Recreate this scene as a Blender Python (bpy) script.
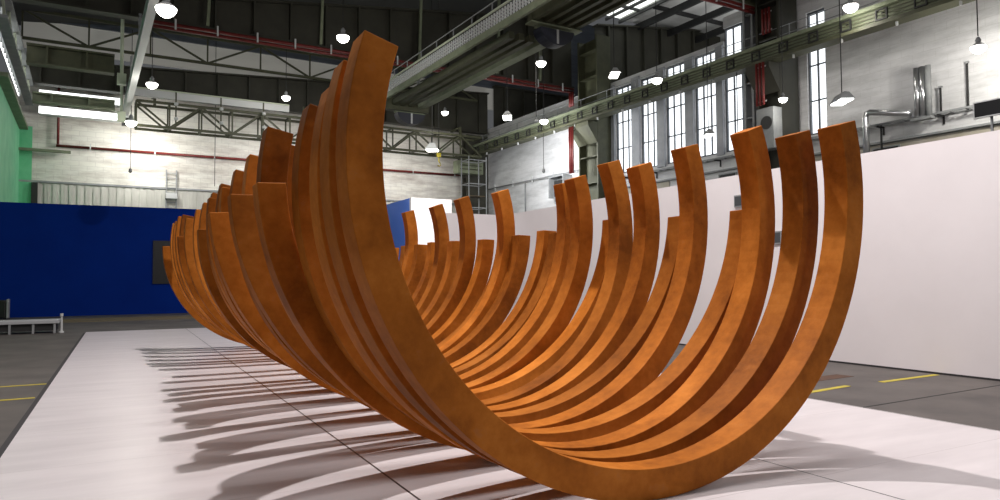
import bpy, bmesh, math, random
from mathutils import Vector, Matrix
random.seed(7)
S = bpy.context.scene
for o in list(bpy.data.objects): bpy.data.objects.remove(o)
COL = S.collection
R = math.radians
PI = math.pi

# ------------------------------------------------------------------ camera
cam_d = bpy.data.cameras.new('camera'); cam = bpy.data.objects.new('camera', cam_d); COL.objects.link(cam)
YAW, PITCH, ROLL, FPX = 0.49473, 0.04045, -0.00672, 702.62
fw = Vector((math.sin(YAW)*math.cos(PITCH), math.cos(YAW)*math.cos(PITCH), math.sin(PITCH)))
rt0 = Vector((math.cos(YAW), -math.sin(YAW), 0)); up0 = rt0.cross(fw)
rt = math.cos(ROLL)*rt0 + math.sin(ROLL)*up0; up = -math.sin(ROLL)*rt0 + math.cos(ROLL)*up0
m = Matrix((rt, up, -fw)).transposed().to_4x4(); m.translation = Vector((0, 0, 1.6)); cam.matrix_world = m
cam_d.sensor_width = 36; cam_d.sensor_fit = 'HORIZONTAL'; cam_d.lens = 36*FPX/1000
cam_d.clip_start = 0.05; cam_d.clip_end = 300
S.camera = cam

# ------------------------------------------------------------------ world, lights, exposure
w = bpy.data.worlds.new('world'); S.world = w; w.use_nodes = True
bg = w.node_tree.nodes['Background']; bg.inputs[0].default_value = (0.93, 0.96, 1.0, 1); bg.inputs[1].default_value = 0.09
S.view_settings.view_transform = 'Standard'; S.view_settings.look = 'None'
S.view_settings.exposure = 0.0; S.view_settings.gamma = 1; S.view_settings.use_curve_mapping = False

def area(name, loc, target, size, power, color=(1, .96, .9), size_y=None):
    d = bpy.data.lights.new(name, 'AREA'); d.energy = power; d.color = color; d.size = size
    if size_y: d.shape = 'RECTANGLE'; d.size_y = size_y
    o = bpy.data.objects.new(name, d); COL.objects.link(o); o.location = loc
    o.rotation_euler = (Vector(target)-Vector(loc)).to_track_quat('-Z', 'Y').to_euler()
    return o
# roof mounted exhibition flood over the far half of the sculpture, softer ones left and over the hall; the rest is added fill
area('key_flood', (4.1, 12.0, 17.9), (3.3, 9, 0), 0.35, 3300, (1, .94, .92))
area('near_fill', (5.0, 6.0, 17.6), (3.4, 2, 0), 0.6, 380, (1, .95, .93))  # added soft overhead fill to even out the near floor
area('left_flood', (-3.4, 6.0, 14.0), (2.5, 8, 1.5), 5.0, 300, (1, .95, .94))
area('front_fill', (4.6, -4.5, 6.5), (1.6, 4, 2.4), 1.0, 75, (1, .95, .94))  # unseen fill added behind the camera to lift the front faces
area('wall_fill', (8.0, 5.5, 9.6), (11.7, 7.0, 1.2), 1.0, 540, (1, .95, .95), 10.0)  # long unseen strip added to brighten the white right wall
area('hall_flood', (12, 40, 13.6), (12, 45, 0), 14.0, 500, (1, .98, .93), 4.0)
area('back_fill_left', (1.5, 48.9, 10.3), (1.0, 52, 9.0), 1.5, 260, (1, .98, .93))  # added fill behind the bridge for the left of the back wall
area('back_fill_right', (14, 48.95, 10.2), (14, 52, 8.6), 16.0, 420, (1, .97, .94), .5)  # wide fill strip added to brighten the rest of the back wall
area('bay_fill', (36, 30, 15), (36, 30, 20), 6.0, 420, (1, 1, 1))  # upward fill added to lighten the underside of the side roof
area('side_fill', (22, 39, 9.3), (28.8, 40, 8.5), 2.0, 700, (.97, .98, 1))  # extra fill, added to brighten the far brick of the side wall
area('corner_fill', (10.5, 24.5, 8.0), (12.2, 29, 3.5), 1.5, 700, (1, .98, .95))  # no fixture here, fill added to whiten the far partition

# ------------------------------------------------------------------ materials
def mat(name, col, rough=.6, metal=0, emit=None, noise=None, bump=0, scale=4, detail=6, col2=None, spec=.5, stretch=None):
    M = bpy.data.materials.new(name); M.use_nodes = True; nt = M.node_tree; N = nt.nodes; L = nt.links
    b = N['Principled BSDF']; b.inputs['Roughness'].default_value = rough; b.inputs['Metallic'].default_value = metal
    b.inputs['Specular IOR Level'].default_value = spec
    b.inputs['Base Color'].default_value = (*col, 1)
    if emit:
        b.inputs['Emission Color'].default_value = (*emit[0], 1); b.inputs['Emission Strength'].default_value = emit[1]
    if col2 or bump:
        tc = N.new('ShaderNodeTexCoord'); mp = N.new('ShaderNodeMapping'); L.new(tc.outputs['Object'], mp.inputs[0])
        if stretch: mp.inputs['Scale'].default_value = stretch
        n = N.new('ShaderNodeTexNoise'); n.inputs['Scale'].default_value = scale; n.inputs['Detail'].default_value = detail
        n.inputs['Roughness'].default_value = .62
        L.new(mp.outputs[0], n.inputs[0])
        if col2:
            r = N.new('ShaderNodeValToRGB'); lo, hi = noise or (.35, .65)
            r.color_ramp.elements[0].position = lo; r.color_ramp.elements[0].color = (*col, 1)
            r.color_ramp.elements[1].position = hi; r.color_ramp.elements[1].color = (*col2, 1)
            L.new(n.outputs['Fac'], r.inputs[0]); L.new(r.outputs[0], b.inputs['Base Color'])
        if bump:
            bp = N.new('ShaderNodeBump'); bp.inputs['Strength'].default_value = bump; bp.inputs['Distance'].default_value = .01
            L.new(n.outputs['Fac'], bp.inputs['Height']); L.new(bp.outputs[0], b.inputs['Normal'])
    return M

def corten(seed):
    M = bpy.data.materials.new('corten_steel'); M.use_nodes = True; nt = M.node_tree; N = nt.nodes; L = nt.links
    b = N['Principled BSDF']; b.inputs['Roughness'].default_value = .6; b.inputs['Specular IOR Level'].default_value = .10
    tc = N.new('ShaderNodeTexCoord'); mp = N.new('ShaderNodeMapping'); mp.inputs['Location'].default_value = (seed*3.1, seed*1.7, seed)
    L.new(tc.outputs['Object'], mp.inputs[0])
    n1 = N.new('ShaderNodeTexNoise'); n1.inputs['Scale'].default_value = .9; n1.inputs['Detail'].default_value = 5; n1.inputs['Roughness'].default_value = .6
    n2 = N.new('ShaderNodeTexNoise'); n2.inputs['Scale'].default_value = 9; n2.inputs['Detail'].default_value = 8; n2.inputs['Roughness'].default_value = .7
    n3 = N.new('ShaderNodeTexNoise'); n3.inputs['Scale'].default_value = 60; n3.inputs['Detail'].default_value = 4
    for n in (n1, n2, n3): L.new(mp.outputs[0], n.inputs[0])
    r1 = N.new('ShaderNodeValToRGB'); e = r1.color_ramp.elements
    e[0].position = .36; e[0].color = (.20, .058, .007, 1); e[1].position = .66; e[1].color = (.53, .185, .028, 1)
    k = e.new(.5); k.color = (.36, .112, .013, 1)
    mx = N.new('ShaderNodeMix'); mx.data_type = 'FLOAT'; mx.inputs[0].default_value = .28
    L.new(n1.outputs['Fac'], mx.inputs[2]); L.new(n2.outputs['Fac'], mx.inputs[3]); L.new(mx.outputs[0], r1.inputs[0])
    # greyish mill scale patches
    r2 = N.new('ShaderNodeValToRGB'); r2.color_ramp.elements[0].position = .60; r2.color_ramp.elements[0].color = (0, 0, 0, 1)
    r2.color_ramp.elements[1].position = .80; r2.color_ramp.elements[1].color = (.4, .4, .4, 1); L.new(n2.outputs['Fac'], r2.inputs[0])
    m2 = N.new('ShaderNodeMix'); m2.data_type = 'RGBA'; L.new(r2.outputs[0], m2.inputs[0]); L.new(r1.outputs[0], m2.inputs[6]); m2.inputs[7].default_value = (.20, .10, .07, 1)
    L.new(m2.outputs[2], b.inputs['Base Color'])
    bp = N.new('ShaderNodeBump'); bp.inputs['Strength'].default_value = .12; bp.inputs['Distance'].default_value = .004
    L.new(n3.outputs['Fac'], bp.inputs['Height']); L.new(bp.outputs[0], b.inputs['Normal'])
    return M

def platform_mat():
    M = mat('white_floor_sheets', (.56, .52, .53), .30, col2=(.68, .635, .645), scale=1.3, stretch=(.5, 2.2, 1), noise=(.3, .7), spec=.4)
    nt = M.node_tree; N = nt.nodes; L = nt.links; b = N['Principled BSDF']
    tc = N.new('ShaderNodeTexCoord'); sx = N.new('ShaderNodeSeparateXYZ'); L.new(tc.outputs['Object'], sx.inputs[0])
    base = b.inputs['Base Color'].links[0].from_socket
    def line(axis, offset, period, half, colr, src):
        a = N.new('ShaderNodeMath'); a.operation = 'SUBTRACT'; L.new(sx.outputs[axis], a.inputs[0]); a.inputs[1].default_value = offset
        p = N.new('ShaderNodeMath'); p.operation = 'PINGPONG'; L.new(a.outputs[0], p.inputs[0]); p.inputs[1].default_value = period/2
        c = N.new('ShaderNodeMath'); c.operation = 'LESS_THAN'; L.new(p.outputs[0], c.inputs[0]); c.inputs[1].default_value = half
        mx = N.new('ShaderNodeMix'); mx.data_type = 'RGBA'; L.new(c.outputs[0], mx.inputs[0]); L.new(src, mx.inputs[6]); mx.inputs[7].default_value = (*colr, 1)
        return mx.outputs[2]
    s = line(1, -4.97, 1.66, .003, (.42, .38, .38), base)
    s = line(0, -1.55, 2.94, .009, (.03, .028, .03), s)
    # scuffs
    n = N.new('ShaderNodeTexNoise'); n.inputs['Scale'].default_value = 5; n.inputs['Detail'].default_value = 9; n.inputs['Roughness'].default_value = .75
    L.new(tc.outputs['Object'], n.inputs[0])
    r = N.new('ShaderNodeValToRGB'); r.color_ramp.elements[0].position = .66; r.color_ramp.elements[0].color = (0, 0, 0, 1)
    r.color_ramp.elements[1].position = .76; r.color_ramp.elements[1].color = (.5, .5, .5, 1); L.new(n.outputs['Fac'], r.inputs[0])
    mx = N.new('ShaderNodeMix'); mx.data_type = 'RGBA'; L.new(r.outputs[0], mx.inputs[0]); L.new(s, mx.inputs[6]); mx.inputs[7].default_value = (.45, .39, .40, 1)
    L.new(mx.outputs[2], b.inputs['Base Color'])
    return M

def brick_mat(name, c1, c2, mortar, scale, bw, bh, dirt, dirt_amt=.5, rot=False):
    M = bpy.data.materials.new(name); M.use_nodes = True; nt = M.node_tree; N = nt.nodes; L = nt.links; b = N['Principled BSDF']
    b.inputs['Roughness'].default_value = .85
    tc = N.new('ShaderNodeTexCoord'); sx = N.new('ShaderNodeSeparateXYZ'); cb = N.new('ShaderNodeCombineXYZ'); L.new(tc.outputs['Object'], sx.inputs[0])
    L.new(sx.outputs[1 if rot else 0], cb.inputs[0]); L.new(sx.outputs[2], cb.inputs[1])
    br = N.new('ShaderNodeTexBrick'); br.inputs['Scale'].default_value = scale; br.inputs['Brick Width'].default_value = bw; br.inputs['Row Height'].default_value = bh
    br.inputs['Color1'].default_value = (*c1, 1); br.inputs['Color2'].default_value = (*c2, 1); br.inputs['Mortar'].default_value = (*mortar, 1); br.inputs['Mortar Size'].default_value = .012
    L.new(cb.outputs[0], br.inputs[0])
    mp = N.new('ShaderNodeMapping'); mp.inputs['Scale'].default_value = (.35, .35, 1.6); L.new(tc.outputs['Object'], mp.inputs[0])
    n = N.new('ShaderNodeTexNoise'); n.inputs['Scale'].default_value = .8; n.inputs['Detail'].default_value = 9; n.inputs['Roughness'].default_value = .7; L.new(mp.outputs[0], n.inputs[0])
    r = N.new('ShaderNodeValToRGB'); r.color_ramp.elements[0].position = .42; r.color_ramp.elements[0].color = (0, 0, 0, 1); r.color_ramp.elements[1].position = .68; r.color_ramp.elements[1].color = (dirt_amt,)*3+(1,)
    L.new(n.outputs['Fac'], r.inputs[0])
    mx = N.new('ShaderNodeMix'); mx.data_type = 'RGBA'; L.new(r.outputs[0], mx.inputs[0]); L.new(br.outputs[0], mx.inputs[6]); mx.inputs[7].default_value = (*dirt, 1)
    L.new(mx.outputs[2], b.inputs['Base Color'])
    return M

M_plat = platform_mat()
M_edge = mat('dark_platform_edge', (.025, .023, .025), .7)
M_floor = mat('asphalt_floor', (.048, .042, .039), .6, col2=(.118, .103, .093), scale=.9, detail=10, noise=(.3, .72), bump=.1)
M_white = mat('white_partition_paint', (.74, .70, .71), .75, col2=(.79, .75, .76), scale=.6, noise=(.35, .7))
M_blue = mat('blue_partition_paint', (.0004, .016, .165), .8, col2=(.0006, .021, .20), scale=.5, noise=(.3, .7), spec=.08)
M_bluelit = mat('blue_return_lit', (.06, .16, .62), .6)  # lit copy of the wall blue, the light is put into the colour
M_brickb = brick_mat('white_brick_back', (.80, .78, .71), (.76, .745, .69), (.62, .60, .56), 1, .9, .32, (.34, .29, .26), .85)
M_bricks = brick_mat('white_brick_side', (.74, .74, .75), (.71, .71, .72), (.66, .66, .66), 1, .9, .32, (.30, .30, .30), .6, True)
M_corr = None
M_olive = mat('olive_steel', (.048, .050, .027), .6, col2=(.085, .088, .048), scale=1.5, noise=(.3, .7))
M_dkolive = mat('dark_olive_steel', (.026, .025, .017), .65, col2=(.045, .043, .030), scale=1, noise=(.3, .7))
M_gpale = mat('pale_green_steel', (.15, .17, .11), .6, col2=(.23, .26, .17), scale=2, noise=(.3, .7))
M_pale = mat('pale_cream_steel', (.50, .55, .42), .6)
M_green = mat('mint_green_panel', (.12, .50, .26), .6, col2=(.22, .62, .36), scale=.8, noise=(.3, .7))
M_grey = mat('grey_steel', (.22, .23, .24), .6, col2=(.32, .33, .33), scale=2, noise=(.3, .7))
M_lgrey = mat('light_grey_steel', (.55, .56, .56), .5)
M_dk = mat('dark_steel', (.018, .018, .018), .6)
M_red = mat('red_pipe_paint', (.13, .012, .011), .5, col2=(.19, .022, .018), scale=3)
M_silver = mat('silver_duct', (.62, .63, .65), .28, metal=.9)
M_black = mat('black_gloss', (.008, .008, .009), .35)
M_yellow = mat('yellow_floor_paint', (.50, .40, .02), .6, col2=(.34, .28, .04), scale=6, noise=(.35, .7))
M_tan = mat('tan_floor_strip', (.17, .12, .05), .8, col2=(.085, .07, .055), scale=1.2, stretch=(.3, 2, 1))
M_rust = mat('rust_floor_patch', (.10, .045, .02), .8, col2=(.06, .03, .02), scale=5)
M_bulb = mat('lamp_glow', (1, 1, 1), .4, emit=((1, .97, .90), 9))
M_tube = mat('fluorescent_glow', (1, 1, 1), .4, emit=((.97, 1, .98), 2.4))
M_daylight = mat('daylit_glass', (.9, .95, 1), .2, emit=((.93, .97, 1), 1.5))
M_sky = mat('milky_skylight', (.9, .95, .9), .3, emit=((.95, 1, .95), 1.6))
M_skydim = mat('dim_skylight', (.55, .54, .50), .6, emit=((.9, .88, .8), .10))
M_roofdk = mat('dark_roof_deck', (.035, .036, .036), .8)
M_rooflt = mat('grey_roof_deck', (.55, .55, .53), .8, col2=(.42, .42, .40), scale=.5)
M_bgrey = mat('blue_grey_cladding', (.085, .10, .125), .7, col2=(.12, .135, .16), scale=1, stretch=(.3, 1, 4))
M_mull = mat('window_steel', (.10, .11, .125), .6)
M_pier = mat('window_pier_plaster', (.33, .34, .37), .8, col2=(.44, .45, .48), scale=1)
M_cloth = mat('grey_stage_top', (.42, .43, .44), .7)
M_tanwall = mat('tan_plaster', (.42, .38, .30), .85, col2=(.52, .48, .42), scale=1.5)

# corrugated cladding
M_corr = mat('corrugated_sheet', (.62, .61, .56), .75, col2=(.46, .45, .41), scale=1.2, stretch=(2.5, 1, .3), noise=(.35, .7))

# ------------------------------------------------------------------ mesh helpers
def bx(bm, x0, x1, y0, y1, z0, z1):
    c = [(x0, y0, z0), (x1, y0, z0), (x1, y1, z0), (x0, y1, z0), (x0, y0, z1), (x1, y0, z1), (x1, y1, z1), (x0, y1, z1)]
    v = [bm.verts.new(p) for p in c]
    for f in ((0, 3, 2, 1), (4, 5, 6, 7), (0, 1, 5, 4), (1, 2, 6, 5), (2, 3, 7, 6), (3, 0, 4, 7)): bm.faces.new([v[i] for i in f])
def bar(bm, a, b, t, u=None):
    a, b = Vector(a), Vector(b); d = (b-a).normalized(); u = u or t
    s = d.cross(Vector((0, 0, 1)))
    if s.length < 1e-3: s = Vector((1, 0, 0))
    s.normalize(); n = s.cross(d)
    v = []
    for p in (a, b):
        for i, j in ((-1, -1), (1, -1), (1, 1), (-1, 1)): v.append(bm.verts.new(p+s*i*t/2+n*j*u/2))
    for f in ((3, 2, 1, 0), (4, 5, 6, 7), (0, 1, 5, 4), (1, 2, 6, 5), (2, 3, 7, 6), (3, 0, 4, 7)): bm.faces.new([v[i] for i in f])
def tube(bm, pts, r, n=12):
    pts = [Vector(p) for p in pts]; rings = []
    for i, p in enumerate(pts):
        d = ((pts[min(i+1, len(pts)-1)]-pts[max(i-1, 0)])).normalized()
        s = d.cross(Vector((.03, .02, 1)));
        if s.length < .1: s = d.cross(Vector((1, 0, 0)))
        s.normalize(); t = s.cross(d)
        rings.append([bm.verts.new(p+s*math.cos(2*PI*k/n)*r+t*math.sin(2*PI*k/n)*r) for k in range(n)])
    for a, b in zip(rings, rings[1:]):
        for k in range(n): bm.faces.new((a[k], a[(k+1) % n], b[(k+1) % n], b[k]))
    bm.faces.new(rings[0][::-1]); bm.faces.new(rings[-1])
def lathe(bm, prof, n=24, c=(0, 0, 0)):
    rings = [[bm.verts.new((c[0]+r*math.cos(2*PI*k/n), c[1]+r*math.sin(2*PI*k/n), c[2]+z)) for k in range(n)] for r, z in prof]
    for a, b in zip(rings, rings[1:]):
        for k in range(n): bm.faces.new((a[k], a[(k+1) % n], b[(k+1) % n], b[k]))
    if prof[0][0] > 1e-4: bm.faces.new(rings[0][::-1])
    if prof[-1][0] > 1e-4: bm.faces.new(rings[-1])
def obj(name, bm, m, parent=None, smooth=False, bevel=0):
    me = bpy.data.meshes.new(name); bmesh.ops.recalc_face_normals(bm, faces=bm.faces); bm.to_mesh(me); bm.free()
    if smooth:
        for p in me.polygons: p.use_smooth = True
    o = bpy.data.objects.new(name, me); COL.objects.link(o); me.materials.append(m)
    if parent: o.parent = parent
    if bevel:
        b = o.modifiers.new('bevel', 'BEVEL'); b.width = bevel; b.segments = 2; b.limit_method = 'ANGLE'
    return o
def boxes(name, L, m, parent=None, bevel=0):
    bm = bmesh.new()
    for b in L: bx(bm, *b)
    return obj(name, bm, m, parent, bevel=bevel)
def tag(o, label, cat, group=None):
    o['label'] = label; o['category'] = cat
    if group: o['group'] = group
    return o
def struct(o):
    o['kind'] = 'structure'; return o
def thing(name, loc, label, cat, group=None):
    o = bpy.data.objects.new(name, None); COL.objects.link(o); o.location = loc
    o.empty_display_size = .2
    return tag(o, label, cat, group)
ORD = ['first', 'second', 'third', 'fourth', 'fifth', 'sixth', 'seventh']
HROT = R(2.2)      # the old hall stands slightly turned against the exhibition platform
def hall(o, loc=None):
    o.rotation_euler.z = HROT
    if loc is not None:
        c, s = math.cos(HROT), math.sin(HROT)
        o.location = (loc[0]*c-loc[1]*s, loc[0]*s+loc[1]*c, loc[2])
    return o

# ------------------------------------------------------------------ setting: floor, platform, partitions
struct(boxes('floor', [(-14, 60, -6, 62, -.2, 0)], M_floor))
pl = thing('exhibition_platform', (3.43, 12, 0), 'low white floor platform with dark seams under the rusty arc sculpture', 'platform')
PX0, PX1, PY0, PY1, PZ = -.92, 7.78, -2.0, 25.1, .04
bm = bmesh.new(); bx(bm, PX0-3.43, PX1-3.43, PY0-12, PY1-12, .03, .04); obj('floor_sheets', bm, M_plat, pl)
bm = bmesh.new(); bx(bm, PX0-3.43+.012, PX1-3.43-.012, PY0-12+.012, PY1-12-.012, 0.0, .0299); obj('plinth_edge', bm, M_edge, pl)
for xx in (PX0-3.43-.07, PX1-3.43+.001):
    bm = bmesh.new(); bx(bm, xx, xx+.069, PY0-12, PY1-12, 0.0, .02); obj('edge_strip', bm, M_edge, pl)

# right white partition and its far return
struct(boxes('wall_right', [(11.7, 11.9, .5, 21.4, 0, 3.8), (9.2, 11.9, 21.4, 21.6, 0, 3.8)], M_white))
struct(boxes('baseboard_right', [(11.685, 11.7, .5, 21.4, 0, .03)], M_edge))
struct(boxes('wall_far_white', [(11.16, 13.1, 28.85, 29.05, 0, 5.17)], M_white))
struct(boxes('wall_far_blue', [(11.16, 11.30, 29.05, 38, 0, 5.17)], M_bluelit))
struct(boxes('wall_blue', [(-4.95, 11.3, 38, 38.2, 0, 5.16)], M_blue))

# ------------------------------------------------------------------ the sculpture
H, B = .217, .23
#          R      cx     Y     thR    thL   lean   yaw
ARCS = [(2.302, 3.412, 3.88, 15.6, 162.4, 0.0, 0.0),
 (2.283, 3.393, 4.26, 16.063, 163.504, 0.008, 0.01),
 (2.239, 3.367, 4.626, 20.708, 164.0, 0.022, 0.026),
 (2.278, 3.414, 5.19, -1.221, 165.1, -0.045, -0.06),
 (2.402, 3.298, 5.47, 15.379, 182.463, 0.065, 0.04),
 (2.354, 3.365, 6.05, -2.841, 168.038, -0.03, -0.03),
 (2.25, 3.39, 6.394, 17.7, 165.5, 0.017, 0.001),
 (2.427, 3.331, 6.681, 15.775, 181.163, 0.165, 0.01),
 (2.371, 3.458, 7.42, -1.28, 168.693, -0.025, -0.025),
 (2.269, 3.316, 7.67, 17.374, 184.0, 0.01, 0.006),
 (2.454, 3.283, 8.106, 11.517, 183.759, 0.045, 0.025),
 (2.369, 3.492, 8.78, -3.633, 167.836, -0.03, -0.012),
 (2.4, 3.45, 9.05, -3, 173, -0.009, -0.008),
 (2.328, 3.401, 9.61, -2.25, 168.029, 0.0, -0.009),
 (2.284, 3.338, 9.87, 18.542, 184.0, 0.006, 0.004),
 (2.4, 3.43, 10.294, -3, 173, -0.007, -0.005),
 (2.302, 3.382, 10.741, -1.819, 167.09, -0.004, 0.0),
 (2.272, 3.261, 11.074, 19.363, 178.996, 0.026, 0.005),
 (2.268, 3.338, 11.809, -0.164, 166.803, 0.012, 0.003),
 (2.229, 3.361, 12.393, 20.611, 184.0, 0.007, 0.001),
 (2.351, 3.461, 13.359, -0.958, 168.662, -0.01, -0.004),
 (2.37, 3.38, 13.916, -2, 172, -0.002, -0.002),
 (2.383, 3.306, 14.291, 16.623, 179.931, 0.0, 0.002),
 (2.388, 3.381, 14.797, -2.144, 169.164, -0.005, -0.004),
 (2.37, 3.33, 15.5, -2, 168, 0, 0),
 (2.356, 3.306, 16.204, -3.0, 168.804, 0.0, -0.0),
 (2.36, 3.3, 16.75, -3, 169, 0, 0),
 (2.344, 3.15, 17.231, 17.0, 180.427, 0.0, -0.001)]
M_c = [corten(i) for i in range(6)]
for i, M_ in enumerate(M_c):
    k_ = (1.18, 1.0, 1.32, 1.08, 1.26, .92)[i]
    for n_ in M_.node_tree.nodes:
        if n_.type == 'VALTORGB' and len(n_.color_ramp.elements) == 3:
            for e_ in n_.color_ramp.elements: e_.color = tuple(c*k_ for c in e_.color[:3])+(1,)
SC = (3.4, 9.5, PZ)
sc = thing('arc_sculpture', SC, 'huge rusty steel sculpture of open curved bars lined up on the white platform', 'sculpture')
for i, (Rr, cx, Y, a, b, ln, yw) in enumerate(ARCS):
    bm = bmesh.new(); ts = [R(a)-k/72*(R(a)+2*PI-R(b)) for k in range(73)]
    cz = Rr; rings = []
    for t in ts:
        ring = []
        for rr, dy in ((Rr, 0), (Rr, B), (Rr-H, B), (Rr-H, 0)):
            x, z = rr*math.cos(t), cz+rr*math.sin(t)
            ring.append(bm.verts.new((cx+x-SC[0], Y+dy+ln*(z+PZ)+yw*x-SC[1], z)))
        rings.append(ring)
    for p, q in zip(rings, rings[1:]):
        for k in range(4): bm.faces.new((p[k], p[(k+1) % 4], q[(k+1) % 4], q[k]))
    bm.faces.new(rings[0]); bm.faces.new(rings[-1][::-1])
    o = obj('arc', bm, M_c[i % 6], sc, bevel=.006)
    o['label'] = 'long rusty steel bar whose two tips curl inward above the others' if a > 0 else 'shorter rusty steel bar ending level with the widest point'

# ------------------------------------------------------------------ floor things near the platform
def floor_strip(name, pts, wd, m, label, cat, group=None, z=.004):
    a, b = Vector((*pts[0], 0)), Vector((*pts[1], 0)); bm = bmesh.new(); bar(bm, (a.x, a.y, z/2), (b.x, b.y, z/2), wd, z)
    return tag(obj(name, bm, m), label, cat, group)
floor_strip('floor_marking', ((-6.5, 13.0), (-.99, 13.1)), .10, M_yellow, 'long yellow line on the dark floor left of the platform', 'floor marking')
floor_strip('floor_marking', ((-5.5, 11.5), (-1.02, 11.62)), .10, M_yellow, 'second yellow line on the left floor, the one nearer the bottom edge', 'floor marking')
floor_strip('floor_marking', ((7.9, 6.52), (9.35, 6.68)), .10, M_yellow, 'short yellow line right of the platform beside the front arc', 'floor marking')
floor_strip('floor_marking', ((10.1, 6.66), (11.6, 6.70)), .10, M_yellow, 'yellow line on the dark floor running up to the white wall', 'floor marking')
floor_strip('floor_joint', ((7.9, 5.50), (11.65, 5.62)), .02, M_dk, 'thin black joint crossing the dark floor before the white wall', 'floor joint')
floor_strip('floor_trim', ((-7, 33.8), (9, 33.4)), 3.2, M_tan, 'long tan strip across the floor before the blue wall', 'floor strip')
floor_strip('rust_stain', ((9.3, 7.35), (10.3, 7.4)), .3, M_rust, 'reddish brown patch on the dark floor near the white wall', 'stain', z=.003)

# low stage table at far left
st = thing('low_stage_table', (-2.45, 26.3, 0), 'long low grey bench with white end post standing before the blue wall', 'bench')
bm = bmesh.new(); bx(bm, -1.3, .78, -.5, .5, .30, .40); obj('bench_top', bm, M_cloth, st, bevel=.01)
bm = bmesh.new(); bx(bm, -1.25, .70, -.42, .42, .08, .29); obj('underframe', bm, M_dk, st)
for x in (-1.2, -.5, .1, .66):
    bm = bmesh.new(); bx(bm, x-.03, x+.03, -.48, -.42, 0, .30); obj('leg', bm, M_grey, st)
for x in (-1.33, .84):
    bm = bmesh.new(); lathe(bm, [(.07, 0), (.07, .04), (.035, .06), (.03, .5), (.045, .52), (.045, .6)], 12, (x, -.45, 0)); obj('end_post', bm, M_lgrey, st)
cs = thing('flight_case', (-4.45, 36.6, 0), 'dark upright case with a rounded grey edge by the foot of the blue wall', 'case')
bm = bmesh.new(); bx(bm, -.28, .16, -.25, .25, 0.04, .82); obj('case_body', bm, M_black, cs, bevel=.05)
bm = bmesh.new(); bx(bm, .17, .25, -.25, .25, 0.04, .86); obj('case_edge', bm, M_grey, cs, bevel=.03)
for x in (-.2, .1):
    for y in (-.18, .18):
        bm = bmesh.new(); lathe(bm, [(.03, 0), (.03, .05)], 10, (x, y, 0)); obj('caster', bm, M_dk, cs)
# dark picture panel on the blue wall
pn = thing('wall_screen', (2.35, 37.99, 1.45), 'dark square panel with a black frame hanging on the blue wall behind the sculpture', 'screen')
bm = bmesh.new(); bx(bm, -1.0, 1.0, -.06, 0, 0, 2.1); obj('frame', bm, M_black, pn)
bm = bmesh.new(); bx(bm, -.93, .93, -.065, -.061, .07, 2.03); obj('screen_face', bm, M_black, pn)
# wall labels on the white wall seen between the arcs
for y, z, lab in ((10.8, 3.10, 'small dark grey sign high on the white wall, the upper of two'), (9.87, 2.26, 'small dark grey sign on the white wall, the lower of two')):
    t = thing('wall_sign', (11.7, y, z), lab, 'sign')
    bm = bmesh.new(); bx(bm, -.03, 0, -.14, .14, 0, .26); obj('sign_plate', bm, M_grey, t)
    bm = bmesh.new(); bx(bm, -.035, -.0301, -.12, .12, .03, .23); obj('sign_face', bm, mat('sign_grey', (.06, .065, .07), .5), t)

# ------------------------------------------------------------------ the old hall
YB, XS, XL = 52.0, 28.8, -3.6
hall(struct(boxes('wall_back', [(XL-.4, 28.8, YB, YB+.4, 7.77, 15.2)], M_brickb)))
# corrugated lower band with real ribs
bm = bmesh.new(); x = XL
while x < 28.6:
    bx(bm, x, x+.22, YB-.09, YB-.01, 0, 7.73); bx(bm, x+.22, x+.44, YB-.04, YB-.01, 0, 7.73); x += .44
hall(struct(obj('wall_back_lower', bm, M_corr)))
hall(struct(boxes('trim_1', [(XL, 28.6, YB-.16, YB-.001, 7.74, 7.86)], M_grey)))
hall(struct(boxes('wall_left', [(XL-.3, XL, 30, YB, 0, 10.9)], M_green)))
hall(struct(boxes('trim_2', [(XL, -2.95, YB-.14, YB-.10, 0, 11.2)], M_green)))
hall(struct(boxes('trim_3', [(-2.95, -2.62, YB-.35, YB-.10, 0, 7.7)], M_dk)))
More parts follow.
